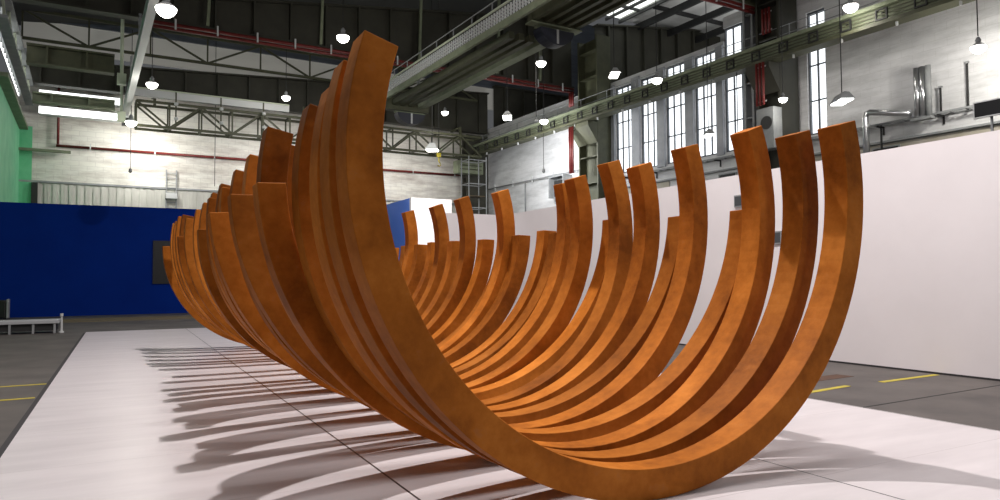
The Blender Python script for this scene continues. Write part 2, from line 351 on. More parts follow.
# side wall: window row with piers
SW = 1.152
wins = [(28.38, 29.77, 12), (26.47, 27.74, 12), (24.51, 25.89, 12.15), (22.56, 23.93, 12.15), (20.72, 22.12, 12.95), (17.03, 17.85, 12.25), (30.35, 30.85, 12)]
zz = lambda z: 1.6+(z-1.6)*SW
wl = sorted([(a*SW, b*SW, zz(t)) for a, b, t in wins]); ZS = zz(7.25)
L = [(XS, XS+.5, 8, 60, 0, ZS)]
y = 8
for a, b, t in wl:
    top = 19.5 if a < 22 else (zz(12.95)+.6 if a < 25 else zz(12.4))
    L.append((XS, XS+.5, y, a, ZS, top)); L.append((XS, XS+.5, a, b, t, top)); y = b
brick_from = y
side = hall(struct(boxes('wall_side', L, M_bricks)))
hall(struct(boxes('wall_side_far', [(XS, XS+.5, brick_from, YB, ZS, zz(12.4))], M_bricks)))
for i, (a, b, t) in enumerate(wl):
    fr = bmesh.new()
    bx(fr, XS+.10, XS+.22, a, a+.07, ZS, t); bx(fr, XS+.10, XS+.22, b-.07, b, ZS, t); bx(fr, XS+.10, XS+.22, a+.07, b-.07, ZS, ZS+.09); bx(fr, XS+.10, XS+.22, a+.07, b-.07, t-.09, t)
    nv = 2 if b-a < 1.2 else 3
    for k in range(1, nv):
        c = a+(b-a)*k/nv; bx(fr, XS+.12, XS+.20, c-.03, c+.03, ZS+.09, t-.09)
    z = ZS+1.6
    while z < t-.5: bx(fr, XS+.13, XS+.19, a+.07, b-.07, z-.03, z+.03); z += 1.65
    wf = hall(struct(obj('window_%d' % (i+1), fr, M_mull)))
    bm = bmesh.new(); bx(bm, XS+.24, XS+.26, a, b, ZS, t); g = obj('window_pane', bm, M_daylight, wf)
# grey pier strips between the windows
pts = [w_ for w_ in wl if w_[0] > 22]
bm = bmesh.new(); prev = None
for a, b, t in pts:
    if prev: bx(bm, XS-.12, XS-.001, prev+.02, a-.02, ZS-.1, zz(12.2))
    prev = b
hall(struct(obj('trim_4', bm, M_pier)))

# cable tray and low openings under the windows
def cable_tray(name, y0, y1, z, x, label):
    t = hall(thing(name, (0, 0, 0), label, 'cable tray'), (x, y0, z)); ln = y1-y0
    bm = bmesh.new(); bx(bm, -.03, 0, 0, ln, 0, .08); obj('side_rail', bm, M_grey, t)
    bm = bmesh.new(); bx(bm, .35, .38, 0, ln, 0, .08); obj('side_rail', bm, M_grey, t)
    y = .2
    while y < ln:
        bm = bmesh.new(); bx(bm, .001, .349, y, y+.06, .03, .07); obj('rung', bm, M_grey, t); y += .6
    y = 1.2
    while y < ln:
        bm = bmesh.new(); bx(bm, -.04, .44, y-.03, y+.03, -.07, -.001); bx(bm, .38, .44, y-.03, y+.03, -.35, -.07); obj('bracket', bm, M_dk, t); y += 2.4
cable_tray('cable_tray', 11, 22.5, 7.85, XS-.45, 'steel cable tray on the side wall beside the round silver ducts')
cable_tray('cable_tray', 24.6, 35.2, 7.75, XS-.45, 'steel cable tray running right below the tall window row')
hall(struct(boxes('trim_5', [(XS-.2, XS-.001, 8, 36, 7.14, 7.22), (XS-.3, XS-.001, 8, 51.5, 6.15, 6.3)], M_grey)))
hall(struct(boxes('trim_6', [(XS-.06, XS-.001, 8, 24.5, 6.3, 7.1), (XS-.06, XS-.001, 29.6, 36, 6.3, 7.1)], M_tanwall)))
for y, lab in ((16.3, 'small dark wall opening below the side ducts'), (24.7, 'small dark wall opening right behind the tilted arc tips'), (27.0, 'small grey wall opening left of the dark one')):
    t = hall(thing('wall_hatch', (0, 0, 0), lab, 'hatch'), (XS-.07, y, 6.45))
    bm = bmesh.new(); bx(bm, -.04, 0, 0, 1.2, 0, .55); obj('hatch_frame', bm, M_grey, t)
    bm = bmesh.new(); bx(bm, -.06, -.041, .08, 1.12, .06, .49); obj('hatch_door', bm, M_dk, t)

# crane runway beam along the side wall
RX, RZ0, RZ1, RY0, RY1 = 26.9, 11.42, 12.24, 9.0, 49.4
rb = hall(thing('crane_runway', (0, 0, 0), 'long olive green crane runway beam crossing in front of the tall windows', 'beam'), (RX, RY0, RZ0)); ln = RY1-RY0
hh = RZ1-RZ0
bm = bmesh.new(); bx(bm, 0, .08, 0, ln, .14, hh-.1); obj('web', bm, M_gpale, rb)
bm = bmesh.new(); bx(bm, -.30, .40, 0, ln, 0, .14); obj('bottom_flange', bm, M_olive, rb)
bm = bmesh.new(); bx(bm, -.25, .45, 0, ln, hh-.1, hh+.06); obj('top_flange', bm, M_gpale, rb)
for z in (.26, .40, .54):
    bm = bmesh.new(); bx(bm, -.16, -.12, 0, ln, z, z+.04); obj('conductor_rail', bm, M_olive, rb)
y = .5
while y < ln:
    bm = bmesh.new(); bx(bm, -.24, -.17, y, y+.05, .2, .64); bx(bm, -.24, -.17, y+.42, y+.47, .2, .64); bx(bm, -.24, -.17, y+.05, y+.42, .59, .64); bx(bm, -.24, -.17, y+.05, y+.42, .2, .25)
    bx(bm, -.17, -.001, y+.2, y+.26, .46, .50)
    obj('rail_bracket', bm, M_dk, rb); y += 1.5
bm = bmesh.new()
for z in (hh+.45, hh+.85): tube(bm, [(.5, 0, z), (.5, ln, z)], .02, 6)
y = 1
while y < ln: bx(bm, .48, .52, y, y+.04, hh+.06, hh+.87); y += 2.6
obj('handrail', bm, M_grey, rb)
y = 1.6
while y < ln:
    bm = bmesh.new(); bx(bm, -.1, .0, y, y+.06, -.16, -.001); obj('insulator', bm, M_lgrey, rb); y += 2.3

# columns on the side wall
def column(name, x0, x1, y0, y1, z1, m, label, corbel=None):
    t = hall(thing(name, (0, 0, 0), label, 'column'), (x0, y0, 0)); w_, d = x1-x0, y1-y0
    bm = bmesh.new(); bx(bm, 0, w_, 0, .12, 0, z1); bx(bm, 0, w_, d-.12, d, 0, z1); obj('flange', bm, m, t)
    bm = bmesh.new(); bx(bm, w_/2-.06, w_/2+.06, .121, d-.121, 0, z1); z = .8
    while z < z1: bx(bm, .05, w_/2-.061, .13, d-.13, z, z+.06); z += 1.7
    obj('web', bm, m, t)
    if corbel:
        zc = corbel; bm = bmesh.new()
        v = [bm.verts.new(p) for y in (.0, d) for p in ((-.02, y, zc), (-.75, y, zc), (-.75, y, zc-.25), (-.02, y, zc-1.3))]
        bm.faces.new(v[0:4]); bm.faces.new(v[4:8][::-1])
        for k in range(4): bm.faces.new((v[k], v[4+k], v[4+(k+1) % 4], v[(k+1) % 4]))
        obj('corbel', bm, m, t)
    return t
column('steel_column', 27.3, 28.6, 20.9, 22.2, 19, M_dkolive, 'broad dark steel column between the last two tall windows', 11.40)
column('steel_column', 27.7, 28.6, 22.7, 23.3, 19, M_grey, 'slim grey steel column carrying the bundle of red pipes')
column('steel_column', 27.6, 28.7, 34.6, 36.6, 17, M_olive, 'olive steel column left of the tall windows', 11.40)
column('steel_column', 26.2, 28.2, 49.6, 50.4, 13.2, M_dkolive, 'dark steel column in the far corner of the hall', 11.0)
# grey cabinet and red pipes on the column
t = hall(thing('control_cabinet', (0, 0, 0), 'pale grey cabinet with round dark opening mounted on the column above the arc tips', 'cabinet'), (26.6, 20.75, 7.4))
bm = bmesh.new(); bx(bm, 0, .6, 0, .95, 0, 1.9); obj('cabinet_body', bm, M_grey, t, bevel=.02)
bm = bmesh.new(); lathe(bm, [(.0, 0), (.3, 0), (.3, .04), (0, .04)], 24); o = obj('round_opening', bm, M_dk, t); o.rotation_euler = (0, -PI/2, 0); o.location = (-.001, .38, 1.2)
for nm, yy, z0, z1, xx, lb in (('pipe_bundle', 21.1, 9.4, 11.35, 26.4, 'bundle of red pipes below the runway beam above the grey cabinet'), ('pipe_bundle', 21.3, 12.9, 14.1, 27.15, 'bundle of red pipes above the runway beam on the broad column'), ('pipe_bundle', 36.05, 8.3, 11.3, 26.74, 'bundle of red pipes below the runway beam beside the olive column'), ('pipe_bundle', 36.0, 12.6, 13.5, 26.75, 'bundle of red pipes above the runway beam at the end of the roof girder')):
    t = hall(thing(nm, (0, 0, 0), lb, 'pipes'), (xx, yy, z0))
    for k in range(3):
        bm = bmesh.new(); tube(bm, [(0, k*.18, 0), (0, k*.18, z1-z0)], .06, 12); obj('pipe', bm, M_red, t, True)
    for z in (.15, (z1-z0)-.2):
        bm = bmesh.new(); bx(bm, .065, .10, -.08, .44, z, z+.06); obj('clamp', bm, M_lgrey, t)
# round ducts
t = hall(thing('ventilation_duct', (0, 0, 0), 'bent silver duct rising from behind the white wall and turning right', 'duct'), (28.0, 17.3, 4.0))
bm = bmesh.new(); tube(bm, [(0, 0, 0), (0, 0, 4.2), (0, -.05, 4.35), (0, -.2, 4.40), (0, -1.85, 4.0)], .13, 20); obj('duct_pipe', bm, M_silver, t, True)
for z in (1.3, 2.6, 3.8):
    bm = bmesh.new(); lathe(bm, [(.145, z), (.165, z), (.165, z+.06), (.145, z+.06)], 20); obj('duct_collar', bm, M_silver, t)
t = hall(thing('ventilation_duct', (0, 0, 0), 'cluster of upright silver ducts standing above the white wall', 'duct'), (28.2, 14.85, 7.8))
for k in range(3):
    bm = bmesh.new(); tube(bm, [(0, k*.22, 0), (0, k*.22, 2.0)], .11, 16); obj('duct_pipe', bm, M_silver if k else M_grey, t, True)
bm = bmesh.new(); bx(bm, -.14, .14, -.14, .66, -.1, -.001); obj('duct_base', bm, M_grey, t)
for y, z0, z1, lab in ((13.62, 7.9, 9.6, 'tall grey wall post near the black display'), (14.6, 7.9, 8.9, 'thin dark wall post with a small round head'), (17.0, 6.4, 7.9, 'short dark post beside the bent silver duct')):
    t = hall(thing('wall_post', (0, 0, 0), lab, 'post'), (28.55, y, z0))
    bm = bmesh.new(); bx(bm, 0, .06, -.03, .03, 0, z1-z0); obj('post_shaft', bm, M_dk, t)
    bm = bmesh.new(); bx(bm, 0, .10, -.06, .06, z1-z0+.001, z1-z0+.08); obj('post_head', bm, M_grey, t)
# black display board at right edge
t = hall(thing('display_board', (0, 0, 0), 'black display board with a thin white frame at the right edge above the white wall', 'display'), (20.0, 6.9, 5.68))
fr = bmesh.new(); bx(fr, -.05, .03, -.0, 2.5, 0, .03); bx(fr, -.05, .03, 0, 2.5, .40, .43); bx(fr, -.05, .03, 2.47, 2.5, .03, .40); obj('frame', fr, M_lgrey, t)
bm = bmesh.new(); bx(bm, -.04, .06, 0, 2.469, .031, .399); obj('display_face', bm, M_black, t)
for y in (.6, 2.1):
    bm = bmesh.new(); bx(bm, .061, .11, y, y+.05, -.9, .35); bx(bm, .11, 8.78, y, y+.05, -.9, -.84); obj('support_arm', bm, M_grey, t)

# ------------------------------------------------------------------ plate girders
def plate_girder(name, X0, X1, Y, zb, zt, step, m, label, stiff=.28, s0=None, wd=.3):
    """zb, zt: functions of x"""
    t = hall(thing(name, (0, 0, 0), label, 'girder'), (X0, Y, 0))
    def ribbon(f0, f1, y0, y1):
        bm = bmesh.new(); v = [bm.verts.new((xx-X0, yy, f(xx))) for xx in (X0, X1) for yy, f in ((y0, f0), (y1, f0), (y1, f1), (y0, f1))]
        bm.faces.new(v[0:4][::-1]); bm.faces.new(v[4:8])
        for k in range(4): bm.faces.new((v[k], v[(k+1) % 4], v[4+(k+1) % 4], v[4+k]))
        return bm
    obj('web', ribbon(lambda x: zb(x)+.1, lambda x: zt(x)-.1, 0, .06), m, t)
    obj('bottom_flange', ribbon(zb, lambda x: zb(x)+.099, -wd, wd), m, t)
    obj('top_flange', ribbon(lambda x: zt(x)-.099, zt, -wd, wd), m, t)
    x = (s0 if s0 is not None else X0+step/2)
    while x < X1-.1:
        bm = bmesh.new(); bx(bm, x-X0-.05, x-X0+.05, -stiff, -.001, zb(x)+.1, zt(x)-.1); obj('stiffener', bm, m, t); x += step
    return t
t = plate_girder('roof_girder', -3.5, 27.4, 37, lambda x: 14.0, lambda x: 14.95+.135*x, 1.85, M_dkolive, 'deep dark riveted roof girder across the top with red pipes along its lower edge', s0=-2.0)
for x in (5.0, 10.6, 16.3, 21.5, 24.6):
    bm = bmesh.new(); bar(bm, (x+3.5, -.42, 14.1), (x+3.5+.15, -.42, 17.0+.1*x), .14); obj('stay_bar', bm, M_gpale, t)
plate_girder('roof_girder', 29.4, 41.5, 37, lambda x: 13.9, lambda x: 14.7+.135*x, 1.6, M_dkolive, 'roof girder bay seen above the tall windows right of the olive column', s0=30.4)
plate_girder('roof_girder', -3.5, 28.4, 50, lambda x: 13.45, lambda x: 15.05+.064*x, 2.0, M_dkolive, 'far roof girder just above the lattice bridge before the back wall')
plate_girder('roof_girder', 29.0, 42, 50, lambda x: 12.5, lambda x: 17.6, 1.9, M_dkolive, 'dark ribbed girder bay beyond the side wall above the far white brick')
plate_girder('roof_girder', 18, 28.4, 22.5, lambda x: 14.5, lambda x: 17.2, 1.8, M_olive, 'near roof girder at the top right above the broad column')
plate_girder('side_girder', -2.8, 1.2, 43.5, lambda x: 12.9, lambda x: 13.95, 1.8, M_olive, 'olive cross girder at upper left, the middle one of three')
plate_girder('side_girder', -2.8, 1.4, 48.6, lambda x: 12.0, lambda x: 12.6, 1.9, M_gpale, 'pale green cross girder at upper left, the lowest of three')
# fluorescent bright strip above and below the pale girder
for k, (z, y, lb) in enumerate(((12.9, 50.9, 'upper glowing white strip behind the pale girder at the left'), (11.9, 50.9, 'lower glowing white strip behind the pale girder at the left'))):
    t = hall(thing('light_strip', (0, 0, 0), lb, 'light'), (-2.6, y, z))
    bm = bmesh.new(); bx(bm, 0, 4.35, 0, .05, 0, .42); obj('diffuser', bm, M_tube, t)
    bm = bmesh.new(); bx(bm, 0, 4.35, .051, .70, -.03, .45); obj('housing', bm, M_lgrey, t)
# red pipes on the girders
def long_pipe(name, pts, r, m, label, clamps=0, cat='pipe', twin=0):
    t = hall(thing(name, (0, 0, 0), label, cat), pts[0]); p0 = Vector(pts[0]); q = [Vector(p)-p0 for p in pts]
    for k in range(1+twin):
        bm = bmesh.new(); tube(bm, [p+Vector((0, 0, -k*r*2.4)) for p in q], r, 10); obj('pipe', bm, m, t, True)
    for k in range(clamps):
        f = (k+.5)/clamps*(len(q)-1); i = int(f); p = q[i].lerp(q[i+1], f-i)
        bm = bmesh.new(); bx(bm, p.x-.04, p.x+.04, p.y-.16, p.y-.12, p.z-.25, p.z+.25); obj('pipe_clamp', bm, M_lgrey, t)
    return t
long_pipe('sprinkler_pipe', [(2.6, 36.55, 13.86), (27.2, 36.55, 13.86)], .085, M_red, 'twin red pipes running along the lower edge of the big roof girder', 13, twin=1)
long_pipe('sprinkler_pipe', [(18.2, 22.1, 14.3), (27.1, 22.1, 14.3)], .085, M_red, 'red pipe under the near girder at the top right', 5, twin=1)
long_pipe('sprinkler_pipe', [(-1.7, 51.7, 10.1), (28, 51.7, 10.18)], .085, M_red, 'long thin red pipe across the white brick back wall', 8)
long_pipe('sprinkler_pipe', [(-1.6, 51.7, 13.8), (-1.6, 51.7, 10.2)], .075, M_red, 'short upright red pipe at the left end of the back wall')
long_pipe('wall_pipe', [(28.5, 36.8, 8.85), (28.5, 50.5, 8.95)], .05, M_grey, 'thin grey pipe across the white brick of the side wall', 5)
long_pipe('wall_pipe', [(28.5, 44.5, 8.8), (28.5, 44.5, 6.2)], .05, M_grey, 'thin upright grey pipe on the side wall brick')
t = hall(thing('wall_box', (0, 0, 0), 'open dark metal box on the side wall left of the paired arc tips', 'box'), (28.0, 38.9, 7.2))
bm = bmesh.new(); bx(bm, 0, .79, 0, .08, 0, 1.5); bx(bm, 0, .79, 1.7, 1.78, 0, 1.5); bx(bm, 0, .79, .08, 1.7, 1.42, 1.5); bx(bm, .7, .79, .08, 1.7, 0, 1.42); obj('box_shell', bm, M_grey, t)
bm = bmesh.new(); bx(bm, .3, .69, .2, 1.5, .1, 1.2); obj('box_equipment', bm, M_dk, t)

t = hall(thing('scaffold_tower', (0, 0, 0), 'thin grey scaffold tower standing in the far corner behind the white walls', 'scaffold'), (24.6, 46.2, 0))
for x in (0, 1.5):
    for y in (0, 1.2):
        bm = bmesh.new(); tube(bm, [(x, y, 0), (x, y, 10.8)], .045, 8); obj('post', bm, M_grey, t)
for k in range(6):
    bm = bmesh.new(); z = 1.5+k*1.8
    bx(bm, .05, 1.45, -.03, .03, z, z+.06); bx(bm, .05, 1.45, 1.17, 1.23, z, z+.06); bx(bm, -.03, .03, .031, 1.169, z, z+.06); bx(bm, 1.47, 1.53, .031, 1.169, z, z+.06); obj('ledger_frame', bm, M_grey, t)
for z in (4.2, 7.8):
    bm = bmesh.new(); bx(bm, .06, 1.44, .06, 1.14, z, z+.05); obj('deck', bm, M_tan, t)
# clerestory behind the far girder and roof
hall(struct(boxes('wall_clerestory', [(XL, 30, 51.2, 51.3, 15.9, 17.7)], M_skydim)))
hall(struct(boxes('wall_clerestory_upper', [(XL, 46, 51.0, 51.1, 17.7, 25)], M_bgrey)))
bm = bmesh.new(); 
v = [bm.verts.new(p) for p in ((-6, -6, 17.2), (29.6, -6, 21.2), (29.6, 52, 21.2), (-6, 52, 17.2), (-6, -6, 17.35), (29.6, -6, 21.35), (29.6, 52, 21.35), (-6, 52, 17.35))]
for f in ((0, 3, 2, 1), (4, 5, 6, 7), (0, 1, 5, 4), (1, 2, 6, 5), (2, 3, 7, 6), (3, 0, 4, 7)): bm.faces.new([v[i] for i in f])
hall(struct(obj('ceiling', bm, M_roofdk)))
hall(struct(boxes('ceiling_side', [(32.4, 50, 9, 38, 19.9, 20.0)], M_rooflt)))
sk = hall(struct(boxes('window_8', [(29.8, 32.4, 9, 38, 20.0, 20.05)], M_sky)))
bm = bmesh.new(); y = 9.5
while y < 38: bx(bm, 29.8, 32.4, y, y+.12, 19.8, 19.98); y += 2.4
for x in (29.8, 31.1, 32.3): bx(bm, x, x+.12, 9, 38, 19.6, 19.79)
obj('window_bars', bm, M_dk, sk)
# purlins and rafters of the side roof, one object each
for k in range(7):
    bm = bmesh.new(); bx(bm, 32.5, 50, 0, .12, 19.6, 19.88); tag(hall(obj('roof_purlin', bm, M_dk), (0, 13+k*3.6, 0)), ORD[k]+' dark cross purlin from the front under the light grey side roof', 'purlin', 'purlins under the side roof')
for k in range(5):
    bm = bmesh.new(); bx(bm, 0, .2, 12, 38, 19.0, 19.45); tag(hall(obj('roof_rafter', bm, M_dk), (33.2+k*2.8, 0, 0)), ORD[k]+' dark lengthwise rafter from the glowing skylight under the side roof', 'rafter', 'rafters under the side roof')
# bracing truss under the nave roof between the two girders
def lattice(name, X0, X1, Y, z0, z1, step, m, label, t_=.12, depth=0, cat='truss', post=True):
    t = hall(thing(name, (0, 0, 0), label, cat), (X0, Y, z0)); L_ = X1-X0; h_ = z1-z0; n = max(1, round(L_/step)); s = L_/n
    for d in ((0, depth) if depth else (0,)):
        for z in (0, h_):
            bm = bmesh.new(); bx(bm, 0, L_, d-t_/2, d+t_/2, z-t_/2, z+t_/2); obj('chord', bm, m, t)
        for k in range(n):
            a, b = ((k*s, d, 0), ((k+1)*s, d, h_)) if k % 2 else ((k*s, d, h_), ((k+1)*s, d, 0))
            bm = bmesh.new(); bar(bm, a, b, t_*.7); obj('diagonal', bm, m, t)
            if post:
                bm = bmesh.new(); bx(bm, k*s-t_*.3, k*s+t_*.3, d-t_*.3, d+t_*.3, t_/2, h_-t_/2); obj('post', bm, m, t)
    if depth:
        for k in range(n+1):
            bm = bmesh.new(); bx(bm, k*s-t_*.3, k*s+t_*.3, t_/2, depth-t_/2, -t_*.3, t_*.3); bx(bm, k*s-t_*.3, k*s+t_*.3, t_/2, depth-t_/2, h_-t_*.3, h_+t_*.3); obj('cross_bar', bm, m, t)
    return t
lattice('roof_truss', -3.4, 27, 49.2, 15.9, 17.6, 3.3, M_olive, 'light lattice roof truss before the pale clerestory strip', .16)
lattice('roof_truss', -3.4, 26, 30, 17.0, 18.3, 2.6, M_dkolive, 'dark lattice truss right under the nave roof', .14)
# lattice crane bridge before the back wall
t = lattice('crane_bridge', 2.5, 26.3, 47.3, 11.0, 12.5, 1.9, M_olive, 'long olive lattice bridge hanging before the brick back wall', .15, 1.2)
for x in (1.0, 12.0, 22.5):
    bm = bmesh.new(); bx(bm, x, x+.16, 1.1, 1.26, 1.58, 2.29); bx(bm, x, x+.16, 1.1, 2.8, 2.3, 2.449); obj('support_arm', bm, M_olive, t)
t = hall(thing('white_header_beam', (0, 0, 0), 'long bright grey beam lying along the top of the lattice bridge at left', 'beam'), (2.3, 46.9, 12.72))
bm = bmesh.new(); bx(bm, 0, 9.2, 0, .3, 0, .42); obj('beam_body', bm, M_lgrey, t)
bm = bmesh.new(); bx(bm, 0, 9.2, -.05, .35, .43, .5); obj('beam_cap', bm, M_pale, t)
for k in range(5):
    t = hall(thing('bridge_hanger', (0, 0, 0), ORD[k]+' hanger bracket with white insulators from the left on the lattice bridge', 'bracket', 'hanger brackets along the lattice bridge'), (4.6+k*2.6, 46.86, 11.1))
    bm = bmesh.new(); bx(bm, 0, .08, 0, .06, 0, 2.1); obj('hanger_rod', bm, M_olive, t)
    for z in (.3, 1.2):
        bm = bmesh.new(); lathe(bm, [(.05, z), (.12, z+.04), (.12, z+.16), (.05, z+.2)], 10, (.04, -.14, 0)); obj('insulator', bm, M_lgrey, t)
t = hall(thing('crane_trolley', (0, 0, 0), 'yellow green machine box at the far corner under the lattice bridge', 'machine'), (25.0, 48.8, 9.9))
bm = bmesh.new(); bx(bm, 0, 2.3, 0, .8, 0, 1.0); obj('housing', bm, M_gpale, t, bevel=.03)
bm = bmesh.new(); bx(bm, .2, 2.1, -.12, -.001, .3, .36); bx(bm, .2, 2.1, -.12, -.001, .6, .66); obj('slats', bm, M_olive, t)
for x in (.3, 1.7):
    bm = bmesh.new(); bx(bm, x, x+.2, .2, .6, 1.001, 1.5); obj('hanger', bm, M_dk, t)

# hanging crane rail upper left, running lengthwise
t = hall(thing('hanging_rail', (0, 0, 0), 'pale grey hanging crane rail running lengthwise at upper left', 'rail'), (2.05, 24, 12.0))
bm = bmesh.new(); bx(bm, -.16, .16, 0, 27, 0, .08); obj('bottom_flange', bm, M_lgrey, t)
bm = bmesh.new(); bx(bm, -.05, .05, 0, 27, .081, .5); obj('web', bm, M_lgrey, t)
bm = bmesh.new(); bx(bm, -.16, .16, 0, 27, .501, .58); obj('top_flange', bm, M_lgrey, t)
for y in (2, 12.7, 20, 26):
    bm = bmesh.new(); bx(bm, -.06, .06, y, y+.12, .581, 2.2); obj('hanger', bm, M_grey, t)
bm = bmesh.new(); bx(bm, -.2, .25, 26.3, 26.6, -.5, -.001); obj('end_stop', bm, M_dk, t)
for x, y, z0, z1, lab in ((1.55, 43.2, 12.6, 14.6, 'cream hanger tube left of the pale rail, the upper one'), (1.75, 48.3, 11.6, 12.9, 'cream hanger tube left of the pale rail, the lower one')):
    t = hall(thing('rail_hanger', (0, 0, 0), lab, 'hanger'), (x, y, z0))
    bm = bmesh.new(); tube(bm, [(0, 0, .3), (0, 0, 18.0-z0)], .09, 10); obj('tube', bm, M_pale, t, True)
    bm = bmesh.new(); bx(bm, -.22, .22, -.2, .15, -.3, .3); obj('shoe', bm, M_pale, t)
# left runway with bright lattice
t = hall(thing('left_runway', (0, 0, 0), 'pale lattice runway along the far left wall under the roof', 'runway'), (-3.05, 34, 12.2))
bm = bmesh.new(); bx(bm, -.2, .2, 0, 16.5, 0, .12); obj('bottom_flange', bm, M_grey, t)
bm = bmesh.new(); bx(bm, -.2, .2, 0, 16.5, 1.2, 1.3); obj('top_flange', bm, M_grey, t)
for k in range(11):
    bm = bmesh.new(); a, b = ((0, k*1.5, .12), (0, k*1.5+1.5, 1.2)); bar(bm, a if k % 2 else (0, k*1.5, 1.2), b if k % 2 else (0, k*1.5+1.5, .12), .1); obj('diagonal', bm, M_pale, t)
hall(struct(boxes('trim_7', [(XL, XL+.45, 38.5, YB-.5, 10.9, 11.1), (XL, -.9, 51.2, 51.5, 9.6, 9.75)], M_gpale)))
t = hall(thing('end_window_band', (0, 0, 0), 'bright daylit louvre strip high on the left wall', 'window'), (XL+.02, 38, 12.6))
bm = bmesh.new(); bx(bm, 0, .05, 0, 12, 0, 1.6); obj('glazing', bm, M_tube, t)
for k in range(14):
    bm = bmesh.new(); bx(bm, .051, .12, k*.9, k*.9+.2, 0, 1.6); obj('mullion', bm, M_grey, t)

# hanging crane, running lengthwise in the middle
t = hall(thing('suspended_crane', (0, 0, 0), 'olive suspended crane of parallel beams with a bright mesh walkway in the upper middle', 'crane'), (14.4, 16, 11.6))
LC = 21.5
for x, r in ((.75, .13), (1.25, .13), (1.75, .13), (2.45, .24)):
    bm = bmesh.new(); bx(bm, x-r, x+r, 8.6, LC, .0, r*2.2); obj('girder', bm, M_olive if r < .2 else M_gpale, t)
bm = bmesh.new(); bx(bm, .0, .14, 0, LC, .15, .45); obj('walkway_beam', bm, M_gpale, t)
bm = bmesh.new(); k = 0
while k*.22 < LC: bx(bm, .05, .09, k*.22, k*.22+.1, .47, 1.0); k += 1
for z in (.58, .72, .86): bx(bm, .04, .10, 0, LC, z, z+.03)
obj('mesh_panel', bm, M_lgrey, t)
bm = bmesh.new(); tube(bm, [(.07, 0, 1.12), (.07, LC, 1.12)], .05, 8); obj('handrail', bm, M_pale, t)
bm = bmesh.new(); tube(bm, [(.07, 0, 1.5), (.07, LC, 1.5)], .025, 8)
k = 0
while k*1.8 < LC: bx(bm, .05, .09, k*1.8, k*1.8+.04, 1.14, 1.5); k += 1
obj('upper_rail', bm, M_grey, t)
bm = bmesh.new(); bx(bm, -.1, 2.9, LC+.001, LC+.5, -.25, .45); obj('end_carriage', bm, M_olive, t)
for x in (.4, 2.3):
    bm = bmesh.new(); bx(bm, x, x+.12, LC+.1, LC+.35, .451, 2.3); obj('hanger', bm, M_grey, t)
t = hall(thing('crane_walkbridge', (0, 0, 0), 'nearer set of olive parallel beams ending in a cross beam above the dark hoist drum', 'crane'), (15.75, 10, 12.25))
bm = bmesh.new(); bx(bm, 0, 2.5, 14.0, 14.3, 0, .5); obj('cross_beam', bm, M_olive, t)
bm = bmesh.new(); bx(bm, -.05, 2.55, 13.9, 14.4, -.06, -.001); obj('bottom_flange', bm, M_gpale, t)
for x in (.15, .75, 1.3, 1.8, 2.3):
    bm = bmesh.new(); bx(bm, x-.1, x+.1, 0, 13.99, .05, .42); obj('girder', bm, M_olive, t)
for x in (.3, 2.1):
    bm = bmesh.new(); bx(bm, x, x+.12, 14.05, 14.25, .501, 2.4); obj('hanger', bm, M_grey, t)
def hoist(loc, label, s=1):
    t = hall(thing('hoist_drum', (0, 0, 0), label, 'hoist'), loc)
    bm = bmesh.new(); n = 16
    for xx in (0,):
        a = [bm.verts.new((-1.0*s, -.35*s, 0))]
    bm.free(); bm = bmesh.new()
    prof = [(1.0*math.cos(PI+PI*k/n)*s, .75*math.sin(PI+PI*k/n)*s) for k in range(n+1)]
    f = [bm.verts.new((x, -.35*s, z)) for x, z in prof]; b_ = [bm.verts.new((x, .35*s, z)) for x, z in prof]
    bm.faces.new(f); bm.faces.new(b_[::-1])
    for k in range(n): bm.faces.new((f[k], f[k+1], b_[k+1], b_[k]))
    bm.faces.new((f[0], b_[0], b_[-1], f[-1])); obj('drum_cover', bm, mat('dark_blue_cover', (.02, .022, .035), .5), t)
    bm = bmesh.new(); bx(bm, -.06*s, .06*s, -.38*s, -.351*s, -.7*s, 0); obj('strap', bm, M_lgrey, t)
    bm = bmesh.new(); bx(bm, -1.1*s, 1.1*s, -.08, .08, .001, .12); obj('mounting_bar', bm, M_gpale, t)
hoist((17.0, 24.2, 12.06), 'dark blue rounded hoist drum hanging beside the lamp in the upper middle', .85)
hoist((16.2, 37.75, 11.22), 'dark blue rounded hoist drum hanging at the far end of the suspended crane', .85)

# back wall ladder cage, pendants and cords
t = hall(thing('wall_ladder', (0, 0, 0), 'grey steel ladder frame on the white back wall above the blue wall', 'ladder'), (4.55, 51.75, 6.3))
for x in (0, .62):
    bm = bmesh.new(); bx(bm, x, x+.08, 0, .08, 0, 2.75); obj('side_rail', bm, M_grey, t)
for k in range(8):
    bm = bmesh.new(); bx(bm, .081, .619, .02, .06, .2+k*.33, .25+k*.33); obj('rung', bm, M_grey, t)
bm = bmesh.new(); bx(bm, .0, .7, -.25, -.001, .8, 1.15); obj('landing_box', bm, M_lgrey, t)

def cord(loc, z1, label, plug=True):
    t = hall(thing('hanging_cable', (0, 0, 0), label, 'cable'), loc)
    bm = bmesh.new(); tube(bm, [(0, 0, .1), (0, 0, z1-loc[2])], .022, 6); obj('cord', bm, M_dk, t)
    if plug:
        bm = bmesh.new(); lathe(bm, [(.02, .12), (.09, .05), (.11, -.12), (.03, -.2)], 10); obj('plug', bm, M_dk, t)
cord((2.4, 50.9, 8.75), 17.9, 'thin cable with a dark plug hanging before the white back wall')
cord((7.5, 50.9, 7.9), 18.5, 'very thin cable hanging down the back wall left of the sculpture', False)
cord((26.75, 22.9, 7.2), 11.40, 'thin cable hanging from the runway beam by the window at right', False)
cord((26.6, 39.2, 8.9), 11.41, 'cable with a dark plug before the side wall brick')

